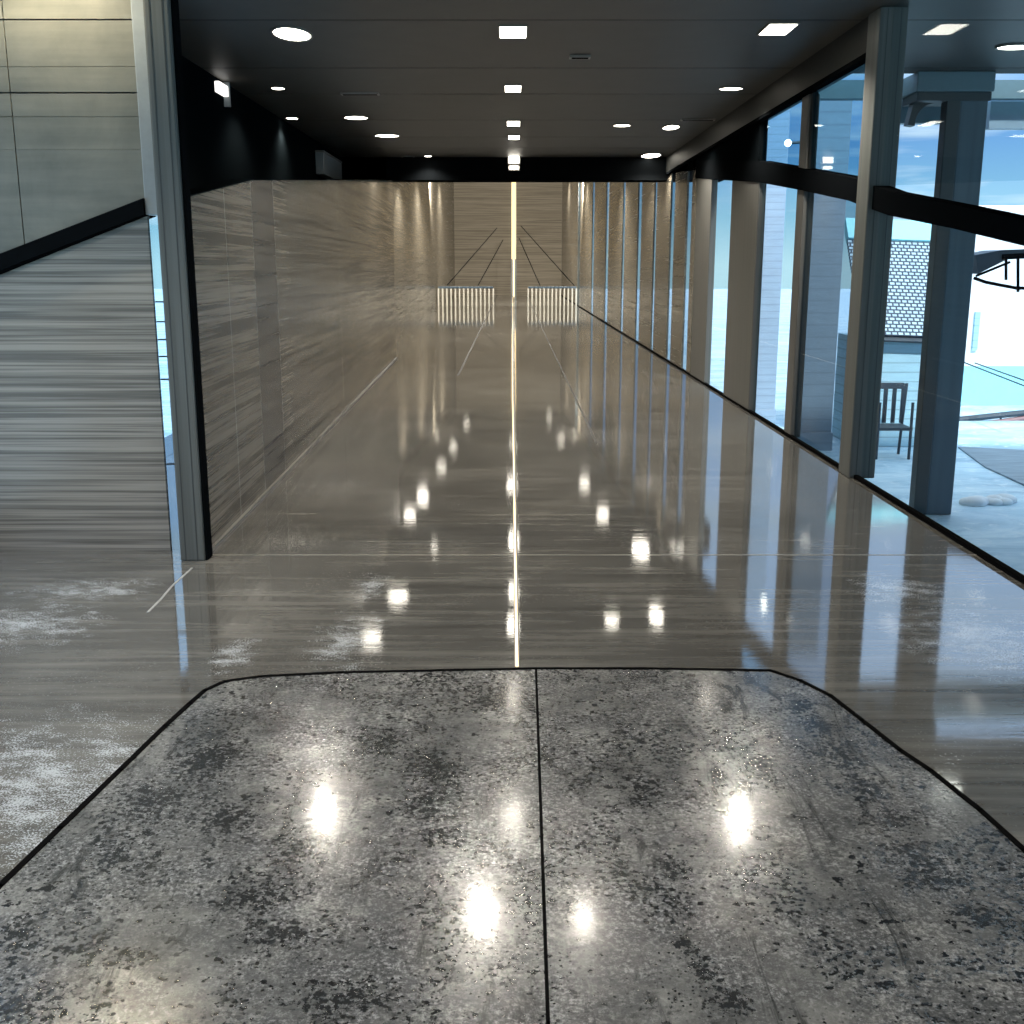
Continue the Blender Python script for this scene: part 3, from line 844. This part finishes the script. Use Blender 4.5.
LR = [  # px, py, width px, depth m, label, watt
 (292, 33, 34, .52, 'large round downlight at left front of the dark ceiling', 170),
 (278, 88, 12, .17, 'small round downlight above the near black wall', 60),
 (292, 118, 11, .17, 'small round downlight, second by the black wall', 60),
 (356, 117, 22, .34, 'bright round downlight in the middle of the left ceiling', 120),
 (387, 135, 23, .34, 'flat oval downlight towards the end of the left ceiling', 120),
 (428, 156, 7, .18, 'tiny downlight at left on the end of the ceiling', 40),
 (731, 88, 22, .2, 'thin oval downlight at right front of the ceiling', 110),
 (622, 125, 16, .25, 'small oval downlight right of the centre line', 90),
 (671, 127, 15, .5, 'round glowing downlight beside the right beam', 110),
 (651, 155, 18, .8, 'round downlight last before the beam at right', 90),
]
for px, py, w, dep, lab, p in LR:
    x, y = on_z(px, py, H); s = w/F*y*.98
    lamp(R0, x, y, H-.0005, s, dep, lab); spot(x, y, H-.09, p)
x, y = on_z(1016, 46, H); lamp(R0, x, y, H-.0005, .3, .22, 'oval downlight in the canopy soffit outside the glass'); 
LS = [(513, 31, 25, .42, 'largest square downlight, nearest on the centre line', 25), (513, 88, 15, .42, 'square downlight, second along the centre line', 120),
      (513.5, 123, 12, .5, 'square downlight, third along the centre line', 100), (514, 137, 10, .5, 'square downlight, fourth along the centre line', 80),
      (778, 28, 26, .40, 'bright square downlight at right front of the ceiling', 170)]
for px, py, w, dep, lab, p in LS:
    x, y = on_z(px, py, H); s = w/F*y*.98
    lamp(Q0, x, y, H-.0005, s, dep, lab); spot(x, y, H-.09, p)
# lamps on the black end beam and on the dark wall
for (px, py, w, h, lab) in [(514, 159, 10, 8, 'small square wall lamp on the black end beam, upper'), (514, 168, 9, 3, 'thin flat wall lamp on the black end beam, lower')]:
    x, z = on_y(px, py, YB); s = YB/F
    t = thing('beam_lamp', lab, 'wall lamp', (x, YB, z), 'lamps on the end beam')
    bm = bmesh.new(); box(bm, -w*s/2-.02, w*s/2+.02, -.04, -.0, -h*s/2-.02, h*s/2+.02); obj('housing', bm, M['ring'], t)
    bm = bmesh.new(); box(bm, -w*s/2, w*s/2, -.055, -.03, -h*s/2, h*s/2, .01); obj('lens', bm, M['lens'], t)
yy_, zz_ = on_x(219, 89, -2.86)
t = thing('wall_lamp', 'small white square lamp on the near black wall at left', 'wall lamp', (-2.86, yy_, zz_))
bm = bmesh.new(); box(bm, 0, .05, -.17, .17, -.05, .05, .008); obj('lens', bm, emit('wall_lens', (1, .96, .9), 1.6), t)
bm = bmesh.new(); box(bm, 0, .06, .17, .20, -.14, .09); obj('bracket', bm, M['trimmetal'], t)
# small beige box on the dark beam
ya_, za_ = on_x(316, 174, -2.858); yb__, zb__ = on_x(334, 157, -2.858)
t = thing('junction_box', 'small beige box mounted high on the black wall by the end beam', 'box', (-2.858, (ya_+yb__)/2, za_))
hy = (yb__-ya_)/2
bm = bmesh.new(); box(bm, 0, .12, -hy, hy, 0, .30, .01); obj('body', bm, M['trimmetal'], t)
bm = bmesh.new(); box(bm, 0, .13, -hy-.02, hy+.02, .30, .33, .006); obj('lid', bm, M['ring'], t)
# ceiling vents
for (px, py, w, lab) in [(360, 93, 36, 'slim air slot in the left ceiling above the bright downlight'), (580, 56, 20, 'slim air slot in the ceiling right of the centre line'), (698, 119, 32, 'slim air slot in the ceiling beside the right beam'), (408, 156, 12, 'slim air slot at the left end of the ceiling')]:
    x, y = on_z(px, py, H); w = w/F*y
    t = thing('ceiling_vent', lab, 'vent', (x, y, H), 'slim ceiling air slots')
    bm = bmesh.new(); box(bm, -w/2, w/2, -.06, .06, -.018, 0, .004); obj('frame', bm, plain('vent_grey', (.25, .24, .22), .4), t)
    bm = bmesh.new(); box(bm, -w/2+.02, w/2-.02, -.035, .035, -.0195, -.012); obj('slot', bm, M['joint'], t)
# outdoor lamp seen through the upper pane
x, z = on_y(788, 143, 15.1); xp = on_y(806, 330, 15.0)[0]
t = thing('outdoor_lamp', 'small warm globe lamp on a thin arm outside the upper pane', 'outdoor lamp', (x, 15.1, z))
bm = bmesh.new(); bmesh.ops.create_uvsphere(bm, u_segments=16, v_segments=12, radius=.045); obj('globe', bm, M['lens'], t, True)
bm = bmesh.new(); tube(bm, (.03, 0, 0), (xp-x+.005, 0, .02), .018); obj('arm', bm, M['darkblue'], t)

# lamps just above the view, their glints lie on the near slab
for px, py, s, p, kind, lab in [(482, 925, .2, 130, R0, 'round downlight overhead, left of the slab joint'), (583, 930, .12, 40, R0, 'small round downlight overhead, right of the slab joint')]:
    d = ray(px, py); k_ = (-H-EYE)/d.z
    x, y = d.x*k_, d.y*k_
    lamp(R0, x, y, H-.0005, s, s, lab); spot(x, y, H-.09, p, r=.06)
# wall washer of the concrete panel at upper left
spot(-2.35, 5.75, H-.07, 75, 150, r=.05, c=(1, .86, .62))
lamp(R0, -2.35, 5.75, H-.0005, .12, .12, 'small round downlight washing the concrete panels')

for x, y, lab in [(-2.7, 3.6, 'round downlight overhead by the left window wall'), (-1.2, 3.2, 'round downlight overhead on the left, behind the slab glints'), (1.0, 2.6, 'round downlight overhead on the right, behind the slab glints'), (-2.2, .4, 'round downlight overhead at the back left'), (.8, -1.5, 'round downlight overhead at the back right')]:  # unseen fill lamps added to lighten the left wall and near room
    lamp(R0, x, y, H-.0005, .15, .15, lab); spot(x, y, H-.09, 120)
for x, y in [(-2.9, 57), (2.4, 57)]:  # hidden lamps added only to brighten the far wall
    z = EYE+.0722*y+.2; lamp(R0, x, y-15, z-1.083, .16, .16, 'downlight in the far hall washing the far wall, %s of the light bar' % ('left' if x < 0 else 'right'), 'downlights of the far hall'); spot(x, y-15, z-1.35, 3600, 110, r=.12).rotation_euler = Vector((0, .93, -.30)).to_track_quat('-Z', 'Y').to_euler()
# downlights of the far hall, in its sloping ceiling
refl = [(392, 522), (404, 500), (415, 468), (424, 448), (433, 425), (437, 405), (311, 460), (370, 358), (618, 485), (638, 520), (570, 440), (580, 420), (568, 383)]
n_ = 0
names = ['nearest', 'second', 'third', 'fourth', 'fifth', 'sixth']
def hall_lamp(px, py, p, lab):
    d = ray(px, py)
    # mirrored ray against the mirrored sloping ceiling: z = -(EYE+.0722 y+.2)
    # EYE + d.z k = -(EYE + .0722*d.y*k + .2)
    k_ = (-(2*EYE) - .2) / (d.z + .0722*d.y)
    x, y, z = d.x*k_, d.y*k_, EYE+.0722*d.y*k_+.2
    x = max(-2.0, min(1.8, x))
    if y > YE-1 or y < YB+.6: y = min(max(y, YB+.7), YE-2); z = EYE+.0722*y+.2
    lamp(R0, x, y, z, .30, .30, lab, 'downlights of the far hall')
    spot(x, y, z-.1, p, 160, r=.12)
for i, (px, py) in enumerate([(392, 522), (404, 500), (415, 468), (424, 448), (433, 425)]):
    hall_lamp(px, py, 160+i*130, 'downlight in the left row of the far hall ceiling, %s from the beam' % names[i])
for i, (px, py) in enumerate([(638, 520), (618, 485), (580, 440), (568, 418)]):
    hall_lamp(px, py, 110+i*130, 'downlight in the right row of the far hall ceiling, %s from the beam' % names[i])
for i, (px, py) in enumerate([(512, 488), (513, 445)]):
    hall_lamp(px, py, 500+i*300, 'downlight on the centre line of the far hall ceiling, %s from the beam' % names[i])
# ------------------------------------------------------------------ sky
w = bpy.data.worlds.new('world'); S.world = w; w.use_nodes = True; nt = w.node_tree
bg = nt.nodes['Background']
tc = nt.nodes.new('ShaderNodeTexCoord'); sp = nt.nodes.new('ShaderNodeSeparateXYZ'); nt.links.new(tc.outputs['Generated'], sp.inputs[0])
mp = nt.nodes.new('ShaderNodeMapping'); mp.inputs['Scale'].default_value = (1, 1, 9); nt.links.new(tc.outputs['Generated'], mp.inputs[0])
n = noise(nt, mp.outputs[0], 2.0, 5, .6, .3)
base = ramp(nt, sp.outputs['Z'], [(0.0, (.30, .45, .50)), (.04, (.16, .32, .42)), (.10, (.10, .22, .40)), (.22, (.32, .46, .68)), (.5, (.50, .66, .90)), (1.0, (.75, .86, 1.0))])
cl = ramp(nt, n, [(.52, g(0)), (.66, g(.9))])
nt.links.new(mix(nt, cl, base, (.42, .50, .56)), bg.inputs['Color'])
bg.inputs['Strength'].default_value = 2.3
sun = bpy.data.lights.new('sun', 'SUN'); sun.energy = 4.5; sun.angle = math.radians(3); sun.color = (1, .98, .94)
so = bpy.data.objects.new('sun', sun); COL.objects.link(so)
so.rotation_euler = Vector((-.18, .66, -.73)).to_track_quat('-Z', 'Y').to_euler()

vs = S.view_settings; vs.view_transform = 'Standard'; vs.look = 'None'; vs.exposure = 0.0; vs.gamma = 1; vs.use_curve_mapping = False
cy_ = S.cycles
cy_.max_bounces = 10; cy_.diffuse_bounces = 4; cy_.glossy_bounces = 6; cy_.transparent_max_bounces = 16
cy_.caustics_reflective = False; cy_.caustics_refractive = False; cy_.sample_clamp_indirect = 6; cy_.sample_clamp_direct = 0
cy_.use_denoising = True
